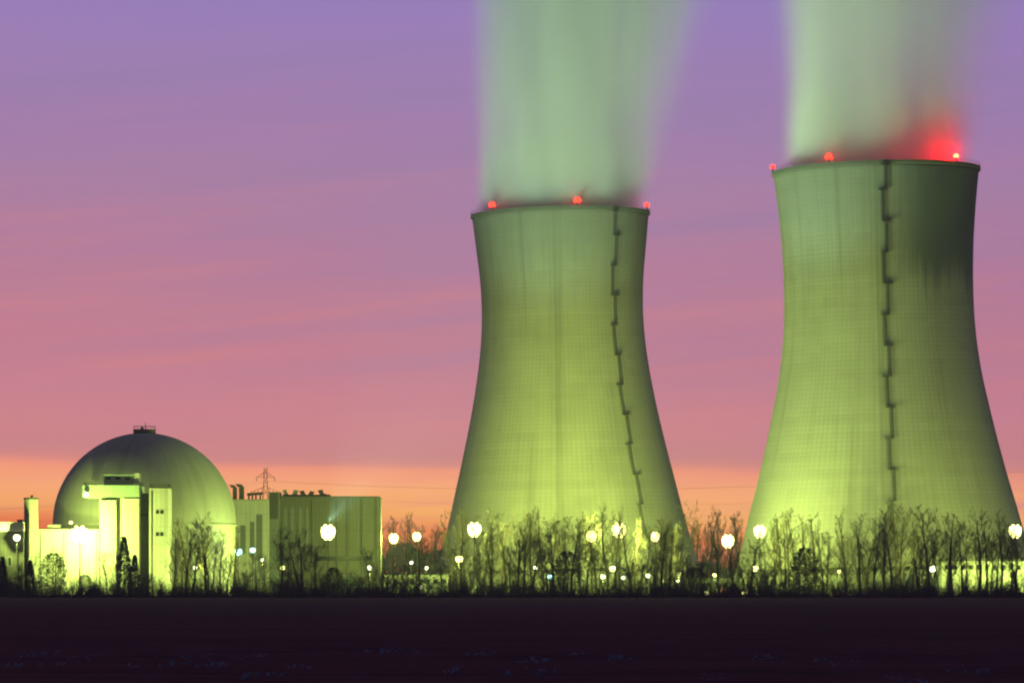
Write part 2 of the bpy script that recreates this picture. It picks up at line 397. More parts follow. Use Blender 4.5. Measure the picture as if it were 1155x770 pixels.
def cooling_tower(px, Y, ctrl, mat, ladder_sin, beacons, label, lean, n_land):
    root = empty('cooling_tower', (X(px, Y), Y, 0), label, 'cooling tower', 'two concrete cooling towers')
    root.rotation_euler = (0, lean, 0)
    prof = smooth_profile(ctrl)
    top = prof[-1][0]; zb = prof[0][0]
    # shell with thickness
    outer = [(r, z) for (z, r) in prof]; inner = [(r - 0.9, z) for (z, r) in reversed(prof)]
    MB().lathe(outer + inner, 160, True).build('shell', mat, root, True)
    # stiffening rim with walkway rail
    rt = prof[-1][1]
    rim = MB().lathe([(rt + 0.02, top - 1.1), (rt + 0.5, top - 0.9), (rt + 0.5, top + 0.15), (rt - 1.3, top + 0.15), (rt - 1.3, top - 0.6), (rt - 0.88, top - 1.0)], 160, True)
    ro = rim.build('rim_ring', M['rim'], root)
    rl = MB()
    for h in (0.7, 1.25):
        rl.lathe([(rt + 0.35, top + h), (rt + 0.41, top + h), (rt + 0.41, top + h + 0.06), (rt + 0.35, top + h + 0.06)], 120, True)
    for i in range(120):
        a = 2 * PI * i / 120; c, s = math.cos(a) * (rt + 0.38), math.sin(a) * (rt + 0.38)
        rl.seg((c, s, top + 0.15), (c, s, top + 1.3), 0.035, 0.035, 4)
    rl.build('railing', M['steel_dark'], ro)
    # slanted legs
    r0 = prof[0][1]; rb = r0 + 2.6; n = 32
    step = 2 * PI / n
    meshes = []
    for sgn in (-1, 1):
        a0, a1 = 0.0, sgn * step / 2
        meshes.append(MB().seg((rb * math.cos(a0), rb * math.sin(a0), 0), ((r0 - 0.4) * math.cos(a1), (r0 - 0.4) * math.sin(a1), zb + 0.4), 0.48, 0.42, 8).mesh('support_column', M['column'], False))
    for i in range(n):
        for me in meshes: link('support_column', me, root, None, i * step + 0.001)
    MB().lathe([(rb + 1.8, 0.01), (rb + 1.8, 1.6), (rb + 1.3, 1.6), (rb + 1.3, 0.01)], 120, True).build('basin_wall', M['concrete'], root)
    # fill packing inside the air inlet
    MB().lathe([(0.01, zb + 1.0), (r0 - 6, zb + 1.0), (r0 - 6, 1.2), (0.01, 1.2)], 80, True).build('fill_packing', M['rain'], root)
    # caged ladder up one meridian, with landings that step from side to side
    az = math.atan2(X(px, Y), Y)           # the face turned to the field path
    a = math.asin(ladder_sin) - az
    def on(z, off=0.0, out=0.45):
        r = interp(prof, z) + out; th = a + off / r
        return Vector((r * math.sin(th), -r * math.cos(th), z))
    lad = MB()
    zs = [zb + 1.0 + (top - 0.5 - zb) * i / n_land for i in range(n_land + 1)]
    side = 1; offs = []
    for i in range(n_land):
        off = 0.55 * side; offs.append(off); side = -side
        k = 6
        for q in range(k):
            za, zc = zs[i] + (zs[i + 1] - zs[i]) * q / k, zs[i] + (zs[i + 1] - zs[i]) * (q + 1) / k
            for w in (-0.42, 0.42): lad.seg(on(za, off + w, 0.3), on(zc, off + w, 0.3), 0.09, 0.09, 4)
            for w in (-0.5, -0.2, 0.2, 0.5): lad.seg(on(za, off + w, 1.05 - 0.3 * abs(w)), on(zc, off + w, 1.05 - 0.3 * abs(w)), 0.06, 0.06, 4)
            for h in (0.0, 0.5):
                zz = za + (zc - za) * h
                ring = [on(zz, off - 0.5, 0.25), on(zz, off - 0.5, 0.8), on(zz, off - 0.2, 1.05), on(zz, off + 0.2, 1.05), on(zz, off + 0.5, 0.8), on(zz, off + 0.5, 0.25)]
                lad.path(ring, 0.05, 4)
        m_ = 12
        for q in range(m_):
            zz = zs[i] + (zs[i + 1] - zs[i]) * (q + .5) / m_
            lad.seg(on(zz, off - 0.42, 0.3), on(zz, off + 0.42, 0.3), 0.04, 0.04, 4)
    lo = lad.build('access_ladder', M['steel_dark'], root)
    for i in range(1, n_land + 1):
        z = min(zs[i], top - 1.6); pl = MB(); pw = (1.15, 1.45, 1.0, 1.3)[i % 4]; c = offs[i - 1] * (1.2 + .5 * math.sin(i * 2.3))
        pts = [on(z, c - pw, 0.05), on(z, c + pw, 0.05), on(z, c + pw, 1.7), on(z, c - pw, 1.7)]
        b = len(pl.v); up = Vector((0, 0, 0.14))
        for p in pts: pl.v.append(tuple(p))
        for p in pts: pl.v.append(tuple(p + up))
        for f in ((3, 2, 1, 0), (4, 5, 6, 7), (0, 1, 5, 4), (1, 2, 6, 5), (2, 3, 7, 6), (3, 0, 4, 7)): pl.f.append(tuple(b + q for q in f))
        for h in (0.55, 1.1):
            u = Vector((0, 0, h)); pl.path([pts[0] + u, pts[3] + u, pts[2] + u, pts[1] + u], 0.05, 4)
        for p in (pts[2], pts[3], (pts[2] + pts[3]) / 2): pl.seg(p, p + Vector((0, 0, 1.1)), 0.05, 0.05, 4)
        pl.build('landing', M['steel_dark'], lo)
    # red obstruction lights on the rim
    for (s, I, rr, lab) in beacons:
        th = math.asin(max(-1, min(1, s))) - az
        rad = rt + 0.3
        p = Vector((rad * math.sin(th), -rad * math.cos(th), top + 0.15))
        bo = MB().lathe([(0.01, 0), (0.45, 0), (0.45, 0.25), (0.2, 0.35), (0.2, 1.0), (0.5, 1.05), (0.5, 1.2), (0.01, 1.2)], 12).build('obstruction_light', M['steel_dark'], root, False, p)
        if lab: bo['label'] = lab
        MB().lathe([(0.01, 1.21), (rr, 1.21), (rr * 1.05, 1.21 + rr * .6), (rr * .8, 1.21 + rr * 1.3), (0.01, 1.21 + rr * 1.6)], 14).build('lens', M['red_lamp_hot' if lab else 'red_lamp'], bo, True)
        point(bo, (-1.5 * math.sin(th), 1.5 * math.cos(th), 0.9), I * 4 * PI, (1.0, 0.0, 0.0), 0.25)
    return root

ctrl1 = [(9.5, 49.5), (26.8, 44.9), (40, 41.7), (56.9, 37.7), (73.6, 34.2), (90, 31.6), (104, 30.5), (118, 30.8), (132, 32.2), (143.4, 33.4)]
ctrl2 = [(9.5, 50.0), (28.8, 45.0), (39.3, 42.1), (51.3, 39.1), (63.3, 36.4), (76, 33.9), (90, 32.3), (104, 31.9), (118, 32.3), (132, 33.4), (143.4, 34.7)]
T1 = cooling_tower(641, 1540, ctrl1, M['tower_a'], 0.62,
    [(-0.75, 14, 1.1, None), (0.19, 14, 1.15, None), (0.965, 10, 0.9, None)],
    'pale green lit cooling tower nearer the reactor dome, smaller in view', R(-1.2), 12)
T2 = cooling_tower(998, 1379, ctrl2, M['tower_b'], 0.075,
    [(-0.99, 20, 0.8, None), (-0.44, 45, 1.1, None), (0.76, 1350, .85, 'brightest red obstruction light, lighting up the vapour around it')],
    'largest cooling tower with dark damp stain at its upper right', R(-1.2), 13)

# ------------------------------------------------------------------ vapour plumes
def plume(px, Y, z0, R0, label, ax, kr, dens, seed, ht=190.0, lean2=0.0):
    m = bpy.data.materials.new('vapour'); m.use_nodes = True
    t = NT(m.node_tree); m.node_tree.nodes.clear()
    out = t.new('ShaderNodeOutputMaterial'); v = t.new('ShaderNodeVolumePrincipled')
    t.l.new(v.outputs[0], out.inputs['Volume'])
    v.inputs['Color'].default_value = (0.985, 0.99, 0.99, 1); v.inputs['Anisotropy'].default_value = -0.3
    P = t.new('ShaderNodeTexCoord').outputs['Object']
    sx = t.new('ShaderNodeSeparateXYZ'); t.l.new(P, sx.inputs[0]); x, y, z = sx.outputs
    cx = t.math('ADD', t.math('MULTIPLY', z, ax), t.math('MULTIPLY', t.math('MULTIPLY', z, z), lean2))
    rr = t.math('MULTIPLY_ADD', z, kr, R0)
    wn = t.noise(t.mapping(P, (0.030, 0.030, 0.007), (seed, 0, 0)), 1.0, 2, 0.5)
    dx = t.math('SUBTRACT', x, cx)
    d = t.math('DIVIDE', t.math('SQRT', t.math('ADD', t.math('MULTIPLY', dx, dx), t.math('MULTIPLY', y, y))), rr)
    d = t.math('ADD', d, t.math('MULTIPLY', t.math('SUBTRACT', wn, 0.5), 0.34))
    # crisp on the windward (left) side, feathered on the lee side
    lee = t.smooth(t.math('DIVIDE', dx, rr), -0.4, 0.6)
    lee = t.math('MULTIPLY', lee, t.smooth(z, 4.0, 42.0, 0.35, 1.0))
    core = t.smooth(d, 1.0, t.math('MULTIPLY_ADD', lee, -0.54, 0.74))
    streak = t.noise(t.mapping(P, (0.075, 0.075, 0.012), (0, seed, 3)), 1.0, 3, 0.55)
    fade = t.math('MULTIPLY', t.smooth(z, 0, 34, 2.4, 1.0), t.smooth(z, ht, ht * 0.55))
    thin = t.math('DIVIDE', 1.0, t.math('MULTIPLY_ADD', t.math('MAXIMUM', z, 0.0), 0.004, 1.0))
    den = t.math('MULTIPLY', t.math('MULTIPLY', core, t.smooth(streak, 0.28, 0.72, 0.35, 1.5)), t.math('MULTIPLY', fade, thin))
    t.l.new(t.math('MULTIPLY', den, dens), v.inputs['Density'])
    mb = MB(); n = 40; rows = [-7, 0, 3, 10, 25, 45, 70, 100, 130, 160, ht]
    for zz in rows:
        r = (R0 + kr * zz) * 1.12 if zz > 0 else R0 * (0.97 if zz == 0 else 0.93)
        c = ax * zz + lean2 * zz * zz
        for i in range(n):
            a = 2 * PI * i / n; mb.v.append((c + r * math.cos(a), r * math.sin(a), zz))
    for k in range(len(rows) - 1):
        for i in range(n):
            j = (i + 1) % n; mb.f.append((k * n + i, k * n + j, (k + 1) * n + j, (k + 1) * n + i))
    mb.f.append(tuple(n - 1 - i for i in range(n))); mb.f.append(tuple((len(rows) - 1) * n + i for i in range(n)))
    o = mb.build('vapour_plume', m, None, False, (X(px, Y), Y, z0))
    tag(o, label, 'vapour plume', 'vapour plumes above the towers', 'stuff')
    return o
plume(632, 1540, 143.4, 33.2, 'broad pale green vapour plume above the tower nearer the dome', 0.190, 0.210, 0.050, 1.7)
plume(988, 1379, 143.4, 33.8, 'pale green vapour plume with red glow above the largest tower', 0.150, 0.155, 0.037, 8.3)

# ------------------------------------------------------------------ reactor building
def reactor():
    Y = 1300; m = Y / F; RR = 103 * m; zc = Z(591, Y)
    root = empty('reactor_building', (X(163, Y), Y, 0), 'round reactor containment with dark concrete dome behind the brightly lit annexes', 'reactor')
    prof = [(RR * math.cos(a), RR * math.sin(a)) for a in [R(2.0 * i) for i in range(0, 45)]] + [(0.02, RR)]
    d = MB().lathe(prof, 128).build('dome', M['dome'], root, True, (0, 0, zc))
    MB().lathe([(RR - 0.15, 0.0), (RR - 0.15, zc - 0.6), (RR + 0.35, zc - 0.6), (RR + 0.35, zc - 0.05), (RR - 0.02, zc - 0.02)], 128).build('drum_wall', M['concrete'], root, True)
    # crown platform with rail and a short mast
    c = MB().lathe([(0.01, 1.1), (3.6, 1.1), (3.6, -0.6), (3.2, -0.6), (3.2, -0.62)], 24)
    c = c.build('crown_platform', M['steel_dark'], d, False, (0, 0, RR))
    r = MB()
    for i in range(14):
        a = 2 * PI * i / 14; r.seg((3.5 * math.cos(a), 3.5 * math.sin(a), 1.1), (3.5 * math.cos(a), 3.5 * math.sin(a), 2.1), .06, .06, 4)
    r.lathe([(3.45, 2.05), (3.55, 2.05), (3.55, 2.15), (3.45, 2.15)], 24, True)
    r.seg((0.3, 0, 1.1), (0.3, 0, 3.4), 0.14, 0.08, 6); r.box(-1.2, -0.3, -0.5, 0.5, 1.1, 2.0)
    r.build('railing', M['steel_dark'], d, False, (0, 0, RR))
    return root
reactor()

def bx(px0, px1, py0, py1, Y, depth):
    """front-face rectangle in photo pixels at depth Y -> box extents"""
    z1 = Z(py0, Y); z0 = 0.0 if py1 is None else Z(py1, Y)
    return (X(px0, Y), X(px1, Y), Y, Y + depth, z0, z1)
def windows(root_wall, px_list, py0, py1, Y, mat=None):
    for (a, b) in px_list:
        x0, x1, y, _, z0, z1 = bx(a, b, py0, py1, Y, 1)
        w = MB().box(x0, x1, y - 0.03, y + 0.12, z0, z1).build('window', mat or M['glass'], root_wall)
        fr = MB(); e = 0.10
        fr.box(x0 - e, x1 + e, y - 0.10, y - 0.034, z1, z1 + e); fr.box(x0 - e, x1 + e, y - 0.10, y - 0.034, z0 - e, z0)
        fr.box(x0 - e, x0, y - 0.10, y - 0.034, z0, z1); fr.box(x1, x1 + e, y - 0.10, y - 0.034, z0, z1)
        fr.build('frame', M['galv'], w)

def aux_building():
    Y = 1243
    root = empty('auxiliary_building', (0, 0, 0), 'brightly lit pale annex with stepped roof and penthouse before the dome', 'building')
    def P(name, mat, *a, parent=root): return MB().box(*bx(*a)).build(name, mat, parent)
    low = P('low_wing', M['pale_clad'], 42, 112, 598, None, Y, 20)
    x0, x1, y0, y1, z0, z1 = bx(42, 112, 598, None, Y, 20)
    MB().box(x0 - .15, x1 - .02, y0 - .15, y1, z1 + .003, z1 + .45).build('parapet', M['concrete'], low)
    body = P('main_block', M['pale_clad'], 112.2, 157, 561, None, Y + 2, 18)
    up = P('upper_storey', M['green_clad'], 93, 157, 547, 560.5, Y + 1, 18)
    pier = P('wall_pier', M['pale_clad'], 113, 131, 564, None, Y + 0.4, 1.5)
    P('wall_pier', M['pale_clad'], 138, 156.5, 562, None, Y + 0.4, 1.5)
    pent = P('penthouse', M['green_clad'], 117, 151, 535, 546.8, Y + 4, 10)
    windows(pent, [(119.5, 125), (130, 136), (141, 147)], 537.8, 540.6, Y + 4)
    P('roof_cabinet', M['pale_clad'], 151.3, 157, 533.5, 544.5, Y + 3.4, 4)
    P('recessed_link', M['grey_clad'], 157.2, 168, 556, None, Y + 9, 8)
    P('link_ledge', M['dark_clad'], 159, 167, 579, 582, Y + 7.5, 1.4)
    st = P('stair_tower', M['pale_clad'], 168.2, 190, 550.5, None, Y - 2, 12)
    x0, x1, y0, y1, z0, z1 = bx(168.2, 190, 550.5, None, Y - 2, 12)
    MB().box(x0 - .1, x1 + .1, y0 - .1, y1 + .1, z1 + .003, z1 + .4).build('parapet', M['dark_clad'], st)
    # wall openings of the ground floors
    d = MB(); x0, x1, y, _, z0, z1 = bx(78, 87, 652, None, Y, 1); d.box(x0, x1, y - 0.06, y + 0.1, 0.05, z1).build('roller_door', M['vent_pale'], low)
    # rails, drainpipes, cable ladders and joints
    def rail(x0, x1, y0, y1, z, parent):
        r = MB(); pts = [(x0, y0), (x1, y0), (x1, y1), (x0, y1), (x0, y0)]
        for h in (.55, 1.05):
            r.path([(a, b, z + h) for a, b in pts], .045, 4)
        for (a, b), (c, d) in zip(pts, pts[1:]):
            k = max(1, int(math.hypot(c - a, d - b) / 1.6))
            for i in range(k): r.seg((a + (c - a) * i / k, b + (d - b) * i / k, z), (a + (c - a) * i / k, b + (d - b) * i / k, z + 1.05), .045, .045, 4)
        r.build('railing', M['steel_dark'], parent)
    x0, x1, y0, y1, z0, z1 = bx(93, 157, 547, 560.5, Y + 1, 18); rail(x0 + .2, x1 - .2, y0 + .2, y1 - .2, z1, up)
    x0, x1, y0, y1, z0, z1 = bx(168.2, 190, 550.5, None, Y - 2, 12); rail(x0 + .2, x1 - .2, y0 + .2, y1 - .2, z1 + .4, st)
    for (px_, top, yy) in ((46, 600, Y), (72, 600, Y), (109, 600, Y), (134.5, 562, Y + 2), (171.5, 553, Y - 2)):
        q = MB(); x = X(px_, Y); q.seg((x, yy - .16, .2), (x, yy - .16, Z(top, Y)), .11, .11, 6)
        for zz in range(2, int(Z(top, Y)), 3): q.seg((x, yy - .16, zz), (x, yy - .16, zz + .12), .17, .17, 6)
        q.build('drainpipe', M['vent'], root)
    windows(st, [(176, 179), (181, 184)], 575, 579, Y - 2); windows(st, [(176, 179), (181, 184)], 600, 604, Y - 2)
    c = MB(); x0, x1 = X(52, Y), X(66, Y); zr = Z(598, Y) + .45
    c.box(x0, x1, Y + 4, Y + 8, zr - .44, zr + 1.3); c.build('roof_cabinet', M['vent_pale'], low)
    # wall lamp below the upper storey
    lx, lz = X(97.5, Y), Z(556.5, Y)
    br = MB().seg((lx, Y + 1, lz + .4), (lx, Y - 0.5, lz + .2), .08, .08, 6).build('wall_lamp', M['steel_dark'], root)
    MB().lathe([(0.01, -.75), (.5, -.6), (.75, 0), (.5, .55), (0.01, .7)], 12).build('globe', M['lamp_white'], br, True, (lx, Y - 0.9, lz - .3))
    rx, ry, rz = X(80, 1256), 1256.0, Z(598, Y)  # lamp added on the wing roof to brighten the dome's left flank
    rf = MB().seg((rx, ry, rz), (rx, ry, rz + 2.2), .09, .09, 6).build('dome_fill_lamp', M['steel_dark'], root)
    MB().lathe([(0.01, -.4), (.45, -.3), (.6, 0), (.4, .4), (0.01, .5)], 12).build('globe', M['lamp_warm'], rf, True, (rx, ry, rz + 2.6))
    point(rf, (rx, ry + .9, rz + 2.8), 3.0e4, LAMP, .2)
    return root
aux_building()

def vent_stack():
    Y = 1226; m = Y / F
    root = empty('vent_tower', (X(35, Y), Y, 0), 'slim square concrete tower standing alone left of the dome', 'tower')
    h = Z(563, Y); w = 7.6 * m
    MB().box(-w, w, -w, w, 0, h).build('shaft', M['concrete'], root)
    MB().box(-w - .12, w + .12, -w - .12, w + .12, h + .003, h + .55).build('cap', M['dark_clad'], root)
    MB().seg((w * .2, 0, h + .55), (w * .2, 0, h + 1.3), .5, .5, 8).build('vent_pipe', M['vent'], root)
    root.rotation_euler = (0, 0, R(38))
    root.scale = (0.75, 0.75, 1)
vent_stack()

def gate_house():
    Y = 1222
    root = empty('gatehouse', (0, 0, 0), 'dark flat-roofed building with a pale roof edge at the photo\'s left border', 'building')
    w = MB().box(*bx(-60, 26.5, 599, None, Y, 14)).build('wall', M['dark_clad'], root)
    x0, x1, y0, y1, z0, z1 = bx(-60, 26.8, 588.5, 598.8, Y - .6, 15)
    r = MB().box(x0, x1, y0, y1, z0, z1).build('roof_fascia', M['pale_clad'], root)
    MB().box(X(19, Y), X(25, Y), Y + 1, Y + 4, z1 + .003, z1 + 0.8).build('roof_hatch', M['dark_clad'], r)
    windows(w, [(2, 6), (9, 13)], 628, 638, Y)
gate_house()

def side_block():
    Y = 1318
    root = empty('switchgear_block', (0, 0, 0), 'yellow lit block between the dome and the large dark hall', 'building')
    w = MB().box(*bx(258, 303, 564.5, None, Y, 22)).build('wall', M['pale_clad'], root)
    x0, x1, y0, y1, z0, z1 = bx(258, 303, 564.5, None, Y, 22)
    MB().box(x0 - .1, x1 - .02, y0 - .12, y1, z1 + .003, z1 + .5).build('parapet', M['concrete'], w)
    for (a, b, p0, p1) in ((271, 277, 592, 624), (282, 287, 588, 628), (289, 296, 580, 632)):
        x0, x1, y, _, z0, z1 = bx(a, b, p0, p1, Y, 1)
        MB().box(x0, x1, y - 0.05, y + .1, z0, z1).build('louvre', M['grey_clad'], w)
    # stacks and pipework on the roof
    zt = Z(564.5, Y) + .5
    for (a, b, tp) in ((262, 266.5, 547), (269, 274.5, 546)):
        v = MB(); x0, x1 = X(a, Y), X(b, Y); zz = Z(tp, Y)
        v.box(x0, x1, Y + 2, Y + 4, zt, zz - .7)
        v.v += [(x0 - .5, Y + 1.7, zz - .7), (x1 - .3, Y + 1.7, zz - .7), (x1 - .3, Y + 4.3, zz - .7), (x0 - .5, Y + 4.3, zz - .7), (x0 - 1.1, Y + 1.7, zz + .3), (x1 - .6, Y + 1.7, zz), (x1 - .6, Y + 4.3, zz), (x0 - 1.1, Y + 4.3, zz + .3)]
        b0 = len(v.v) - 8
        for f in ((0, 3, 2, 1), (4, 5, 6, 7), (0, 1, 5, 4), (1, 2, 6, 5), (2, 3, 7, 6), (3, 0, 4, 7)): v.f.append(tuple(b0 + i for i in f))
        v.build('exhaust_stack', M['vent'], root)
    p = MB()
    for a in (280, 284, 288, 293): p.seg((X(a, Y), Y + 3, zt), (X(a, Y), Y + 3, Z(557, Y)), .28, .28, 8)
    p.seg((X(278, Y), Y + 3, Z(557, Y)), (X(296, Y), Y + 3, Z(556, Y)), .42, .42, 8)
    p.build('roof_pipework', M['vent'], root)
side_block()

def turbine_hall():
    Y = 1322
    root = empty('turbine_hall', (0, 0, 0), 'large dark olive box-shaped hall with cowls along its flat roof', 'building')
    w = MB().box(*bx(315.2, 427, 561, None, Y, 30)).build('wall', M['hall_clad'], root)
    x0, x1, y0, y1, z0, z1 = bx(315.2, 427, 561, None, Y, 30)
    MB().box(x0 - .02, x1 + .12, y0 - .12, y1, z1 + .003, z1 + .5).build('parapet', M['vent'], w)
    s = MB().box(*bx(303.2, 315, 554.5, None, Y - 2, 14)).build('stair_core', M['grey_clad'], root)
    x0, x1, y0, y1, z0, zz = bx(304.5, 313.5, 556, 585, Y - 2, 1)
    MB().box(x0, x1, y0 - .08, y0 + .1, z0, zz).build('louvre', M['dark_clad'], s)
    # the ribbed dark bays on the left third of the facade
    for (a, b) in ((320, 324), (328, 332), (337, 341), (345, 348)):
        q0, q1, y, _, r0, r1 = bx(a, b, 572, 640, Y, 1)
        MB().box(q0, q1, y - .06, y + .1, r0, r1).build('window_strip', M['grey_clad'], w)
    # slanted cowls
    zt = z1 + .5
    for (a, b, tp, k, mat) in ((321, 325, 552.5, -1, 'vent_pale'), (328, 333, 551.5, 1, 'vent_pale'), (340, 345, 553.5, -1, 'vent'), (346, 351, 553, 1, 'vent'), (361, 366, 552.5, -1, 'vent'), (367, 370, 557, -1, 'vent')):
        v = MB(); cx0, cx1, t = X(a, Y), X(b, Y), Z(tp, Y); sh = k * .9
        v.v += [(cx0, Y + 3, zt), (cx1, Y + 3, zt), (cx1, Y + 5, zt), (cx0, Y + 5, zt), (cx0 + sh, Y + 3, t), (cx1 + sh, Y + 3, t - .3 * k), (cx1 + sh, Y + 5, t - .3 * k), (cx0 + sh, Y + 5, t)]
        for f in ((0, 3, 2, 1), (4, 5, 6, 7), (0, 1, 5, 4), (1, 2, 6, 5), (2, 3, 7, 6), (3, 0, 4, 7)): v.f.append(f)
        v.build('roof_cowl', M[mat], root)
    MB().box(X(318, Y), X(372, Y), Y + 2.6, Y + 5.4, zt + .003, zt + .6).build('cowl_plinth', M['vent'], root)
    for px_ in (352, 380, 408, 424):
        q = MB(); x = X(px_, Y); q.seg((x, Y - .16, .2), (x, Y - .16, Z(563, Y)), .12, .12, 6).build('drainpipe', M['vent'], root)
    q = MB(); x = X(392, Y)
    for w_ in (-.3, .3): q.seg((x + w_, Y - .25, 2.5), (x + w_, Y - .25, Z(558.5, Y)), .05, .05, 4)
    for i in range(60): q.seg((x - .3, Y - .25, 2.5 + i * .48), (x + .3, Y - .25, 2.5 + i * .48), .035, .035, 4)
    q.build('access_ladder', M['steel_dark'], root)
    MB().box(X(356, Y), X(420, Y), Y - .05, Y + .1, Z(632, Y), Z(627, Y)).build('window_band', M['glass'], w)
    d = MB(); x0, x1, y, _, z0, z1 = bx(385, 402, 648, None, Y, 1); d.box(x0, x1, y - .06, y + .1, .05, z1).build('roller_door', M['grey_clad'], w)
turbine_hall()

def low_sheds():
    for (a, b, top, Y, dep, mat, lab) in (
        (432, 505, 648, 1440, 14, 'pale_clad', 'long low lit shed between the dark hall and the nearer tower'),
        (776, 838, 652, 1420, 12, 'pale_clad', 'low lit shed in the gap between the two cooling towers'),
        (1062, 1200, 632, 1302, 16, 'pale_clad', 'low yellow lit service building at the photo\'s right border')):
        root = empty('service_shed', (0, 0, 0), lab, 'shed')
        w = MB().box(*bx(a, b, top, None, Y, dep)).build('wall', M[mat], root)
        x0, x1, y0, y1, z0, z1 = bx(a, b, top, None, Y, dep)
        MB().box(x0 - .4, x1 + .4, y0 - .4, y1 + .4, z1 + .003, z1 + .4).build('roof', M['roof'], root)
        n = int((b - a) / 9)
        windows(w, [(a + 4 + i * 9, a + 8 + i * 9) for i in range(n)], top + 5, top + 10, Y)
low_sheds()

# ------------------------------------------------------------------ pylon and wires
def pylon():
    Y = 1760
    root = empty('power_pylon', (X(299.5, Y), Y, 0), 'distant lattice pylon rising behind the roofs right of the dome', 'pylon')
    H = Z(525, Y); zw = Z(538, Y); f = MB()
    wid = lambda z: 3.6 - 3.0 * min(1, z / (H * .92))
    lev = [H * k / 12 for k in range(12)] + [H * .985]
    for i in range(12):
        for sx_ in (-1, 1):
            for sy in (-1, 1):
                a, b = wid(lev[i]), wid(lev[i + 1])
                f.seg((sx_ * a, sy * a, lev[i]), (sx_ * b, sy * b, lev[i + 1]), .10, .10, 4)
                f.seg((sx_ * a, sy * a, lev[i]), (-sx_ * b, sy * b, lev[i + 1]), .05, .05, 4)
                f.seg((sx_ * a, sy * a, lev[i]), (sx_ * b, -sy * b, lev[i + 1]), .05, .05, 4)
    f.build('lattice_mast', M['steel_dark'], root)
    for (z, L) in ((zw, 3.9), (zw - 6.5, 6.5)):
        c = MB(); w = wid(z)
        for s in (-1, 1):
            for sy in (-w, w):
                c.seg((0, sy, z + 2.6), (s * L, 0, z), .08, .08, 4); c.seg((0, sy, z), (s * L, 0, z), .08, .08, 4)
                for k in (1, 2, 3): c.seg((s * L * k / 4, sy * (1 - k / 4), z), (s * L * k / 4, sy * (1 - k / 4), z + 2.6 * (1 - k / 4)), .08, .08, 4)
            c.seg((s * L, 0, z), (s * L, 0, z - 1.6), .14, .14, 6)
        c.build('cross_arm', M['steel_dark'], root)
    # spans towards the right and towards the left border
    for (L, z) in ((3.9, zw - 1.6), (-3.9, zw - 1.6), (6.5, zw - 8.1)):
        w = MB()
        for (ex, ey, ez) in ((330.0, 1500.0, z + 12), (-420.0, 2050.0, z - 2)):
            p0 = Vector((X(299.5, Y) + L, Y, z)); p1 = Vector((ex + L, ey, ez)); pts = []
            for i in range(25):
                t = i / 24; p = p0.lerp(p1, t); p.z -= 13 * 4 * t * (1 - t) * (p1 - p0).length / 600; pts.append(p)
            w.path(pts, .03, 4)
        lab = {3.9: 'uppermost power cable slung from the pylon arm toward the towers', -3.9: 'power cable on the pylon arm side nearer the dome'}.get(L, 'lowest power cable strung from the long pylon arm')
        tag(w.build('power_cable', M['steel_dark']), lab, 'cable', 'power cables of the pylon')
pylon()

# ------------------------------------------------------------------ floodlight masts
def head_meshes():
    body = MB().lathe([(0.01, 0.45), (0.25, 0.42), (0.42, 0.1), (0.50, 0.0)], 10).mesh('floodlight', M['galv'])
    lens = MB().lathe([(0.01, -0.05), (0.47, -0.02), (0.47, 0.0), (0.01, 0.012)], 10).mesh('lens', M['lamp'])
    return body, lens
HB, HL = head_meshes()
MASTS = [
    ('A', 90, 603, 1226, 1.1e5, 2.3, 'floodlight mast glaring in front of the pale annex left of the dome'),
    ('B', 370, 600, 1240, 0.65e5, 2.0, 'tall floodlight mast in front of the dark box-shaped hall'),
    ('C', 444, 607, 1350, 1.2e5, 1.4, 'floodlight mast just right of the dark hall, first of two close together'),
    ('D', 470, 605, 1400, 1.2e5, 1.3, 'floodlight mast against the orange sky, nearest the nearer tower\'s left foot'),
    ('E', 535, 597, 1434, 1.5e5, 2.2, 'large floodlight mast before the left foot of the nearer cooling tower'),
    ('F', 667, 605, 1428, 1.0e5, 1.6, 'smaller floodlight mast left of the large one before the nearer tower'),
    ('G', 698, 598, 1434, 1.3e5, 2.2, 'large floodlight mast in front of the nearer tower below its ladder'),
    ('H', 739, 605, 1430, 1.3e5, 1.4, 'small floodlight mast before the right foot of the nearer cooling tower'),
    ('I', 821, 610, 1325, 1.1e5, 1.8, 'floodlight mast in the gap between the two cooling towers'),
    ('J', 857, 599, 1294, 0.75e5, 1.7, 'floodlight mast before the left foot of the largest cooling tower'),
    ('K', 1145, 599, 1282, 1.4e5, 1.8, 'floodlight mast at the right foot of the largest cooling tower'),
]
MAST = {}
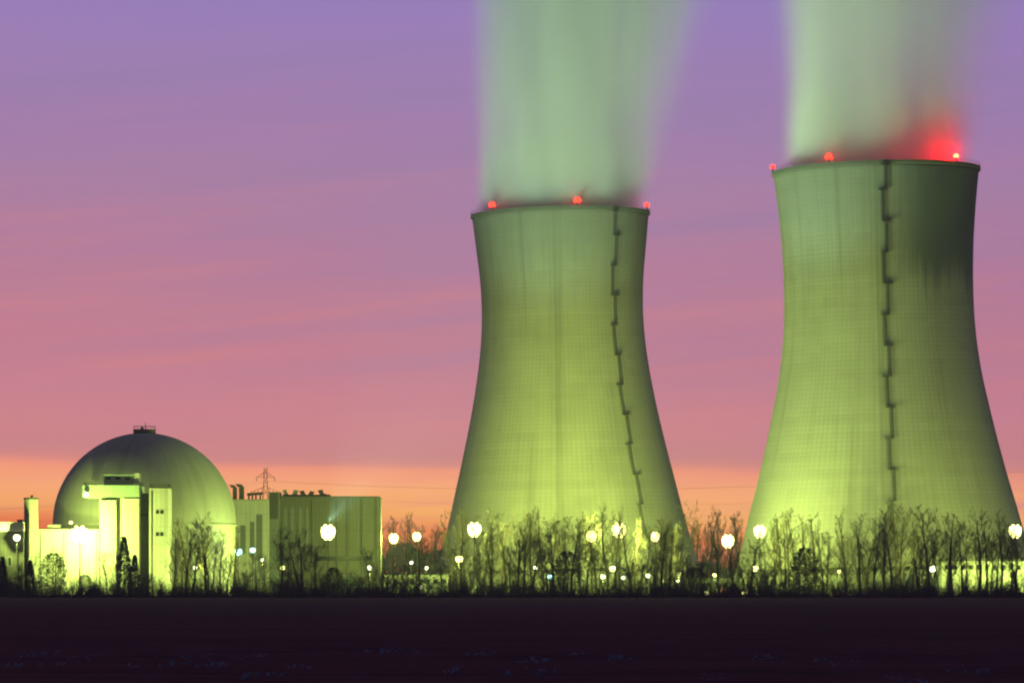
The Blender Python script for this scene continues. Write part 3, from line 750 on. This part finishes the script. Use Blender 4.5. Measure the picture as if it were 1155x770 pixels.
def mast(key, px, py, Y, P, rad, label):
    h = Z(py, Y)
    root = empty('floodlight_mast', (X(px, Y), Y, 0), label, 'floodlight', 'floodlight masts of the plant')
    MB().seg((0, 0, 0), (0, 0, h + .7 * rad), .26, .12, 10).seg((0, 0, 0), (0, 0, .5), .5, .45, 8).build('pole', M['steel_dark'], root)
    fr = MB()
    tiers = ((rad * .5, .80 * rad, 4), (rad * .88, .42 * rad, 8), (rad, 0.0, 9), (rad * .88, -.42 * rad, 8), (rad * .5, -.80 * rad, 4))
    for (q, dz, n) in tiers:
        q = max(q - .3, .3)
        fr.lathe([(q - .06, h + dz - .06), (q + .06, h + dz - .06), (q + .06, h + dz + .06), (q - .06, h + dz + .06)], 20, True)
        for i in range(4):
            a = PI / 2 * i; fr.seg((0, 0, h + dz), (q * math.cos(a), q * math.sin(a), h + dz), .05, .05, 4)
    fr.build('headframe', M['galv'], root)
    for (q, dz, n) in tiers:                   # tiers of heads bunched into a ball, standing in for lamp glare
        for i in range(n):
            a = 2 * PI * (i + .5) / n
            o = link('floodlight', HB, root, (q * math.cos(a), q * math.sin(a), h + dz))
            o.rotation_euler = (0, R(-78), a)  # lens (-Z) turned outwards and slightly down
            o.scale = (rad / 1.12,) * 3
            link('lens', HL, o)
    point(root, (0, rad + .6, h), P, LAMP, .3)
    MAST[key] = root
    return root
for a in MASTS: mast(*a)
def mh(k):
    m = next(m for m in MASTS if m[0] == k)
    return (0, 0, Z(m[2], m[3]) + m[5] + 1.1)
# spots added above the mast crowns to brighten towers, plumes and dome
t1 = T1.location; t2 = T2.location
FL = (0.62, 1.0, 0.34)
PL = (0.55, 1.0, 0.68)
PL1 = (0.54, 1.0, 0.66)
spot(MAST['D'], mh('D'), (t1.x - 14, t1.y - 30, 74), 0.7e4, 66)
spot(MAST['B'], mh('B'), (t1.x + 4, t1.y, 207), 2.7e5, 31, PL1, 0.85)
spot(MAST['B'], mh('B'), (t2.x, t2.y, 116), 0.65e5, 60, FL, 0.8)
spot(MAST['B'], mh('B'), (t2.x + 6, t2.y, 206), 1.6e5, 33, PL, 0.85)
spot(MAST['K'], mh('K'), (t2.x + 16, t2.y - 4, 216), 1.6e4, 26, FL, 0.95)
# the dome's right flank
spot(MAST['B'], mh('B'), (X(215, 1285), 1290, 10), 0.4e4, 50)

# ------------------------------------------------------------------ small lamps
SMALL = [ # px, py, Y, lens material, radius, label
    (19, 606, 1219, 'lamp_white', .85, 'white globe lamp on the dark building at the left border'),
    (269, 622, 1282, 'lamp_cyan', 1.0, 'larger bluish lamp at the foot of the block beside the dome'),
    (285, 620, 1285, 'lamp_cyan', .75, 'smaller bluish lamp right of its larger twin beside the dome'),
    (296, 631, 1290, 'lamp_white', .45, 'small white lamp below the right corner of the yellow block'),
    (220, 640, 1240, 'lamp_white', .5, 'white lamp among bare trees below the right flank of the dome'),
    (319, 640, 1270, 'lamp_warm', .6, 'yellow lamp at the left foot of the large dark hall'),
    (417, 640, 1270, 'lamp_white', .65, 'white lamp at the right foot of the large dark hall'),
    (464, 634, 1300, 'lamp_white', .45, 'upper white lamp below the two close floodlight masts'),
    (481, 640, 1310, 'lamp_white', .45, 'white lamp right of another below the two close masts'),
    (474, 661, 1186, 'lamp_white', .5, 'lowest white lamp by the field edge left of the nearer tower'),
    (518, 630, 1300, 'lamp_warm', .95, 'broad yellow lamp below the large mast at the nearer tower\'s left foot'),
    (604, 640, 1290, 'lamp_white', .5, 'pale warm lamp below the middle of the nearer cooling tower'),
    (620, 650, 1240, 'lamp_cyan', .6, 'greenish lamp below the middle of the nearer cooling tower'),
    (680, 650, 1250, 'lamp_white', .65, 'white lamp below the smaller of two neighbouring masts at the tower'),
    (691, 641, 1280, 'lamp_warm', .8, 'yellow lamp straight below the large mast under the tower ladder'),
    (703, 651, 1250, 'lamp_white', .6, 'white lamp just right of the yellow one under the large mast'),
    (731, 649, 1250, 'lamp_white', .6, 'greenish white lamp below the small mast at the nearer tower'),
    (747, 655, 1230, 'lamp_warm', .4, 'tiny yellow lamp under the right foot of the nearer tower'),
    (766, 647, 1260, 'lamp_warm', .45, 'higher of two yellow lamps at the nearer tower\'s right edge'),
    (765, 655, 1225, 'lamp_white', .5, 'lower of two lamps at the nearer tower\'s right edge'),
    (806, 648, 1250, 'lamp_warm', .5, 'yellow lamp below the mast between the two towers'),
    (797, 669, 1172, 'lamp_warm', .6, 'yellow lamp low on the field edge between the two towers'),
    (816, 665, 1180, 'lamp_orange', .65, 'orange lamp low on the field edge between the two towers'),
    (839, 670, 1170, 'lamp_warm', .6, 'yellow lamp low on the field edge right of the orange one'),
    (852, 641, 1230, 'lamp_warm', .8, 'yellow lamp below the mast at the largest tower\'s left foot'),
    (947, 644, 1230, 'lamp_warm', .5, 'yellow lamp among the trees before the left half of the largest tower'),
    (1052, 641, 1230, 'lamp_white', .8, 'white lamp among bare trunks before the right half of the largest tower'),
]
gl_cache = {}
for (px, py, Y, mt, r, lab) in SMALL:
    r *= 1.25
    h = max(Z(py, Y), 1.0)
    root = empty('lamp_post', (X(px, Y), Y, 0), lab, 'lamp', 'small lamps of the plant')
    MB().seg((0, 0, 0), (0, 0, max(h - r, .2)), .11, .07, 8).seg((0, 0, 0), (0, 0, .3), .2, .18, 8).build('pole', M['steel_dark'], root)
    MB().lathe([(0.01, -r), (r * .7, -r * .72), (r, 0), (r * .75, r * .65), (0.01, r)], 14).build('globe', M[mt], root, True, (0, 0, h))
    MB().lathe([(0.01, r * 1.12), (r * .8, r * .78), (r * .82, r * .70), (0.01, r * 1.02)], 14).build('cap', M['steel_dark'], root, False, (0, 0, h))
    if Y > 1190: point(root, (0, -r - .3, h), (0.8e3 if mt == 'lamp_cyan' else 3.6e4) * r, LAMP_W if mt == 'lamp_cyan' else LAMP, .15)

# ------------------------------------------------------------------ trees
def grow(seed, H, spread=0.28, clear=0.18, up=0.55, levels=3, dens=1.0, lean=0.0):
    """bare winter tree; returns (trunk mesh, crown mesh), base at the origin"""
    rnd = random.Random(seed); tr = MB(); cr = MB()
    r0 = 0.016 * H + 0.06
    def bend(d, k): return (d + Vector((rnd.gauss(0, k), rnd.gauss(0, k), rnd.gauss(0, k * .4)))).normalized()
    # trunk
    p = Vector((0, 0, -0.1)); d = Vector((lean, rnd.gauss(0, .03), 1)).normalized(); n = 9; pts = [p]; rad = [r0 * 1.25]
    for i in range(n):
        d = bend(d, .07); d = (d + Vector((0, 0, .12))).normalized()
        p = p + d * (H * .92 / n); pts.append(p); rad.append(r0 * (1 - .86 * (i + 1) / n) + .02)
    for i in range(n): tr.seg(pts[i], pts[i + 1], rad[i], rad[i + 1], 6)
    def branch(p, d, L, r, lev):
        k = 4 if lev < 2 else 3
        q = p; dd = d; stops_ = []
        for i in range(k):
            dd = bend(dd, .14); dd = (dd + Vector((0, 0, up * .22))).normalized()
            e = q + dd * (L / k)
            cr.seg(q, e, r * (1 - .75 * i / k), r * (1 - .75 * (i + 1) / k), 4 if lev == 0 else 3, False)
            stops_.append((e, dd)); q = e
        if lev >= levels: return
        m = rnd.randint(3, 5) if lev < levels - 1 else rnd.randint(3, 6)
        for j in range(int(m * dens + .5)):
            e, dd = stops_[min(k - 1, rnd.randint(0, k - 1))]
            ax = dd.orthogonal().normalized(); ax.rotate(Matrix.Rotation(rnd.uniform(0, 2 * PI), 3, dd))
            nd = (dd + ax * rnd.uniform(.45, 1.0)).normalized()
            branch(e, nd, L * rnd.uniform(.42, .68), max(r * .48, .028), lev + 1)
    nb = int(rnd.randint(13, 18) * dens)
    for i in range(nb):
        t = clear + (1 - clear) * (i + rnd.random()) / nb
        s = t * n; a = min(int(s), n - 1); q = pts[a].lerp(pts[a + 1], s - a)
        az = i * 2.4 + rnd.uniform(-.5, .5)
        el = rnd.uniform(.45, 1.0) * (0.6 + up)
        dd = Vector((math.cos(az), math.sin(az), el)).normalized()
        L = H * spread * (1.25 - .85 * t) * rnd.uniform(.7, 1.2)
        branch(q, dd, L, max(.05, (r0 * (1 - .8 * t)) * .42), 0)
    return tr.mesh('trunk', M['bark']), cr.mesh('crown', M['twig'])

VAR = {'spread': [], 'vase': [], 'poplar': [], 'small': []}
for i in range(5): VAR['spread'].append(grow(100 + i, 16, .34, .16, .42, 3, 1.0))
for i in range(5): VAR['vase'].append(grow(200 + i, 22, .30, .22, .75, 3, 1.0))
for i in range(5): VAR['poplar'].append(grow(300 + i, 26, .20, .10, 1.15, 3, 1.05))
for i in range(5): VAR['small'].append(grow(400 + i, 8, .40, .08, .35, 3, .95))
BASEH = {'spread': 16, 'vase': 22, 'poplar': 26, 'small': 8}

rnd = random.Random(11)
def top_row(px):
    pts = [(0, 628), (25, 625), (45, 622), (75, 618), (85, 646), (112, 646), (122, 618), (165, 622), (185, 644), (195, 588), (262, 592), (270, 632), (300, 628), (306, 596), (345, 600), (362, 625), (428, 622), (436, 608),
           (510, 606), (560, 604), (600, 590), (660, 594), (720, 604), (780, 606), (800, 616), (845, 606), (900, 598), (965, 584), (1010, 576), (1155, 580)]
    for (a, b), (c, d) in zip(pts, pts[1:]):
        if a <= px <= c: return b + (d - b) * (px - a) / (c - a)
    return 600
ZONES = [(0, 44, 'by the slim tower at the left border'), (44, 116, 'by the glaring low wing'), (116, 192, 'before the tall annex walls'), (192, 266, 'before the right dome flank'),
         (266, 306, 'before the block beside the dome'), (306, 430, 'before the dark hall'), (430, 510, 'between dark hall and nearer tower'),
         (510, 580, "before the nearer tower's left foot"), (580, 690, "before the nearer tower's middle"), (690, 782, "before the nearer tower's right foot"), (782, 842, 'between the two towers'),
         (842, 900, "before the largest tower's left foot"), (900, 990, "left of the largest tower's ladder"), (990, 1080, "right of the largest tower's ladder"), (1080, 1200, "before the largest tower's right foot")]
ORD = ['first', 'second', 'third', 'fourth', 'fifth', 'sixth', 'seventh', 'eighth', 'ninth', 'tenth', 'eleventh', 'twelfth', 'thirteenth', 'fourteenth', 'fifteenth', 'sixteenth', 'seventeenth', 'eighteenth', 'nineteenth', 'twentieth']
def place_trees(specs, what, group):
    """specs: (px, top_py, Y, kind)"""
    specs.sort(key=lambda s: s[0]); count = {}
    for (px, tp, Y, kind) in specs:
        zone = next((z for z in ZONES if z[0] <= px < z[1]), ZONES[-1])
        i = count.get((zone[2], kind), 0); count[(zone[2], kind)] = i + 1
        hgt = max(Z(tp, Y), 3.0)
        root = empty('bare_tree', (X(px, Y), Y, 0), '%s %s from left %s' % (ORD[i], what[kind], zone[2]), 'tree', group, rnd.uniform(0, 2 * PI))
        s = hgt / BASEH[kind] ; w = s * rnd.uniform(.9, 1.12)
        root.scale = (w, w, s)
        tm, cm = VAR[kind][rnd.randrange(5)]
        link('trunk', tm, root); link('crown', cm, root)
front = []
px = 3.0
while px < 1156:
    tp = top_row(px) + rnd.uniform(-7, 38)
    h = Z(tp, 1145)
    kind = 'small' if h < 11 else ('vase' if (px > 960 or rnd.random() < .4) else 'spread')
    front.append((px, tp, rnd.uniform(1118, 1180), kind))
    px += rnd.uniform(10, 30) if px > 890 else rnd.uniform(6, 22) if px > 190 else rnd.uniform(11, 22)
# named individuals visible in the photo
for (p_, t_, k_) in ((997, 588, 'vase'), (1037, 600, 'vase'), (1070, 580, 'vase'), (1105, 578, 'vase'), (1147, 600, 'spread'), (746, 590, 'vase'), (340, 596, 'vase'), (232, 582, 'vase'), (210, 590, 'vase')):
    front.append((p_, t_, rnd.uniform(1110, 1120), k_))
place_trees(front, {'small': 'low front-row tree', 'spread': 'spreading front-row tree', 'vase': 'tall forked front-row tree'}, 'bare trees along the field edge')
mid = []
for (a, b, step, Y0, Y1, t0, t1_) in ((512, 780, 13, 1372, 1394, 564, 594), (520, 776, 26, 1424, 1450, 572, 594), (846, 1152, 15, 1222, 1260, 564, 604), (872, 1050, 26, 1306, 1318, 572, 596), (196, 262, 11, 1225, 1255, 578, 606)):
    p = a
    while p < b:
        mid.append((p + rnd.uniform(-3, 3), rnd.uniform(t0, t1_), rnd.uniform(Y0, Y1), 'poplar' if rnd.random() < .7 else 'vase')); p += rnd.uniform(.7, 1.4) * step
place_trees(mid, {'poplar': 'slender back-row tree', 'vase': 'forked back-row tree'}, 'slender trees behind the lamps')
far = []
for (a, b) in ((428, 508), (778, 845)):
    p = a
    while p < b: far.append((p, rnd.uniform(570, 594), rnd.uniform(1900, 2200), 'poplar')); p += rnd.uniform(5, 11)
place_trees(far, {'poplar': 'faint far tree against orange sky'}, 'far trees against the sunset')

# evergreens and dense shrubs in the front row
def conifer(seed, H, W, pointed):
    r = random.Random(seed); f = MB(); t = MB()
    t.seg((0, 0, -.1), (0, 0, H * .9), .22, .05, 6)
    n = int(1500)
    for i in range(n):
        u = r.random() ** .8; z = H * (.05 + .95 * u)
        rad = W * ((1 - u) ** .8 if pointed else math.sqrt(max(0, 1 - (2 * u - .75) ** 2 / 1.6))) * r.uniform(.35, 1.15) + .1
        a = r.uniform(0, 2 * PI); c = Vector((rad * math.cos(a), rad * math.sin(a), z))
        d = Vector((math.cos(a) + r.gauss(0, .5), math.sin(a) + r.gauss(0, .5), r.uniform(-.2, .9))).normalized() * r.uniform(.25, .7)
        s = d.orthogonal().normalized() * r.uniform(.10, .22)
        f.tri(c - s, c + s, c + d)
    return t.mesh('trunk', M['bark']), f.mesh('crown', M['needle'])
EV = [conifer(1, 10, 2.0, True), conifer(2, 10, 3.2, False), conifer(3, 10, 1.6, True), conifer(4, 10, 3.0, False)]
for (px, tp, Y, k, name, lab, cat) in (
    (140, 606, 1150, 0, 'conifer', 'dark pointed evergreen before the pale annex walls', 'tree'),
    (152, 626, 1160, 2, 'conifer', 'smaller narrow evergreen right of the pointed one before the annex', 'tree'),
    (60, 624, 1140, 1, 'evergreen_bush', 'rounded dark bush before the glaring low wing', 'bush'),
    (34, 632, 1135, 2, 'conifer', 'narrow dark evergreen at the foot of the slim tower', 'tree'),
    (3, 628, 1135, 2, 'conifer', 'narrow dark evergreen at the extreme left border', 'tree'),
    (96, 648, 1140, 3, 'evergreen_bush', 'low dark bush under the glare left of the annex', 'bush'),
    (376, 640, 1150, 3, 'evergreen_bush', 'dark rounded bush under the mast of the dark hall', 'bush'),
    (908, 618, 1150, 1, 'evergreen_bush', 'dense rounded bush before the left half of the largest tower', 'bush'),
    (640, 622, 1150, 1, 'evergreen_bush', 'tall dense bush before the middle of the nearer tower', 'bush'),
    (786, 640, 1150, 3, 'evergreen_bush', 'dark bush left of the mast between the two towers', 'bush')):
    tm, cm = EV[k]; s = Z(tp, Y) / 10
    root = empty(name, (X(px, Y), Y, 0), lab, cat, None, rnd.uniform(0, 6)); root.scale = (s ** .6, s ** .6, s)
    link('trunk', tm, root); link('crown', cm, root)

def undergrowth():
    r = random.Random(5); m = MB()
    def clump(cx, cy, h, n):
        for i in range(n):
            a = r.uniform(0, 2 * PI); lean = r.uniform(.1, .8)
            p = Vector((cx + r.gauss(0, .7), cy + r.gauss(0, .7), 0)); L = h * r.uniform(.5, 1.1)
            q = p + Vector((math.cos(a) * lean, math.sin(a) * lean, 1)).normalized() * L * .55
            e = q + Vector((math.cos(a + r.gauss(0, .6)) * lean, math.sin(a) * lean, 1)).normalized() * L * .5
            m.seg(p, q, .06, .045, 3, False); m.seg(q, e, .045, .02, 3, False)
            for k in range(3):
                b = r.uniform(0, 2 * PI); m.seg(q.lerp(e, k / 3), q.lerp(e, k / 3) + Vector((math.cos(b), math.sin(b), r.uniform(.3, 1.2))).normalized() * L * .3, .03, .018, 3, False)
    for i in range(1900):
        Y = r.uniform(1106, 1186); px = r.uniform(-25, 1180)
        clump(X(px, Y), Y, r.choice((1.2, 1.7, 2.4, 3.4, 4.6, 6.8)) * r.uniform(.7, 1.2), 9)
    tag(m.build('undergrowth', M['bark']), 'tangled dark undergrowth along the foot of the tree row', 'undergrowth', None, 'stuff')
    g = MB()
    for i in range(9000):
        Y = r.uniform(1096, 1112); x = r.uniform(-150, 150); h = r.uniform(.3, .8) * (1 + 1.6 * max(0, math.sin(x * .31) * math.sin(x * .113 + 2)))
        a = r.uniform(0, PI); dx, dy = math.cos(a) * .12, math.sin(a) * .12
        g.tri((x - dx, Y - dy, 0), (x + dx, Y + dy, 0), (x + r.gauss(0, .15), Y, h))
    tag(g.build('grass', base_mat('dry_grass', (0.035, 0.03, 0.018), 1.0, .3, .5)), 'rough dark grass verge between field and trees', 'grass', None, 'stuff')
    # lit hedge masses on the plant side of the trees
    hd = MB()
    for i in range(9000):
        Y = r.uniform(1216, 1244); px = r.uniform(190, 1170); h = r.uniform(.2, 6.2) * (0.55 + .45 * math.sin(px * .11) * math.sin(px * .043 + 1))
        c = Vector((X(px, Y), Y, h)); d = Vector((r.gauss(0, 1), r.gauss(0, 1), r.gauss(.3, 1))).normalized()
        s = d.orthogonal().normalized() * r.uniform(.12, .3); hd.tri(c - s, c + s, c + d * r.uniform(.2, .6))
    tag(hd.build('hedge', base_mat('hedge_leaf', (0.11, 0.115, 0.035), .8, .4, .6)), 'low straggling hedge lit by the lamps behind the trees', 'hedge', None, 'stuff')
    w = MB()
    for i in range(22000):
        Y = r.uniform(2600, 2760); px = r.uniform(-260, 1420); hh = 20 + 7 * math.sin(px * .03) + 4 * math.sin(px * .11 + 2)
        h = hh * r.random() ** .6; c = Vector((X(px, Y), Y, h)); d = Vector((r.gauss(0, .5), r.gauss(0, .5), 1)).normalized()
        s = d.orthogonal().normalized() * r.uniform(.5, 1.3); w.tri(c - s, c + s, c + d * r.uniform(2.5, 6.0))
    tag(w.build('woodland', M['twig']), 'far dark wood along the horizon behind the plant', 'woodland', None, 'stuff')
undergrowth()

# ------------------------------------------------------------------ haze
HAZE = 1.0e-4
if HAZE:
    m = bpy.data.materials.new('haze'); m.use_nodes = True; m.node_tree.nodes.clear()
    t = NT(m.node_tree); out = t.new('ShaderNodeOutputMaterial'); v = t.new('ShaderNodeVolumePrincipled')
    v.inputs['Color'].default_value = (0.92, 0.93, 0.95, 1); v.inputs['Density'].default_value = HAZE; v.inputs['Anisotropy'].default_value = 0.2
    t.l.new(v.outputs[0], out.inputs['Volume'])
    m.cycles.volume_sampling = 'EQUIANGULAR'
    tag(MB().box(-1500, 1500, -400, 2900, -1.0, 345).build('haze', m), None, None, None, 'stuff')

# ------------------------------------------------------------------ camera and render
cam = bpy.data.cameras.new('camera'); co = bpy.data.objects.new('camera', cam); COL.objects.link(co)
co.location = (0, 0, CAMZ); co.rotation_euler = (R(90), 0, 0)
cam.sensor_width = 36; cam.lens = F / 1155 * 36; cam.shift_y = (HZ - 385) / 1155
cam.clip_start = 1; cam.clip_end = 30000
scene.camera = co
scene.render.engine = 'CYCLES'
cy = scene.cycles
cy.use_denoising = True
try: cy.denoiser = 'OPENIMAGEDENOISE'
except Exception: pass
cy.max_bounces = 4; cy.diffuse_bounces = 2; cy.glossy_bounces = 2; cy.transmission_bounces = 2; cy.volume_bounces = 3; cy.transparent_max_bounces = 8
cy.sample_clamp_indirect = 4.0; cy.use_light_tree = True
cy.volume_step_rate = 0.5; cy.volume_max_steps = 256
cy.filter_width = 2.2
scene.view_settings.view_transform = 'Standard'; scene.view_settings.look = 'None'
scene.view_settings.exposure = 0.0; scene.view_settings.gamma = 1.0; scene.view_settings.use_curve_mapping = False
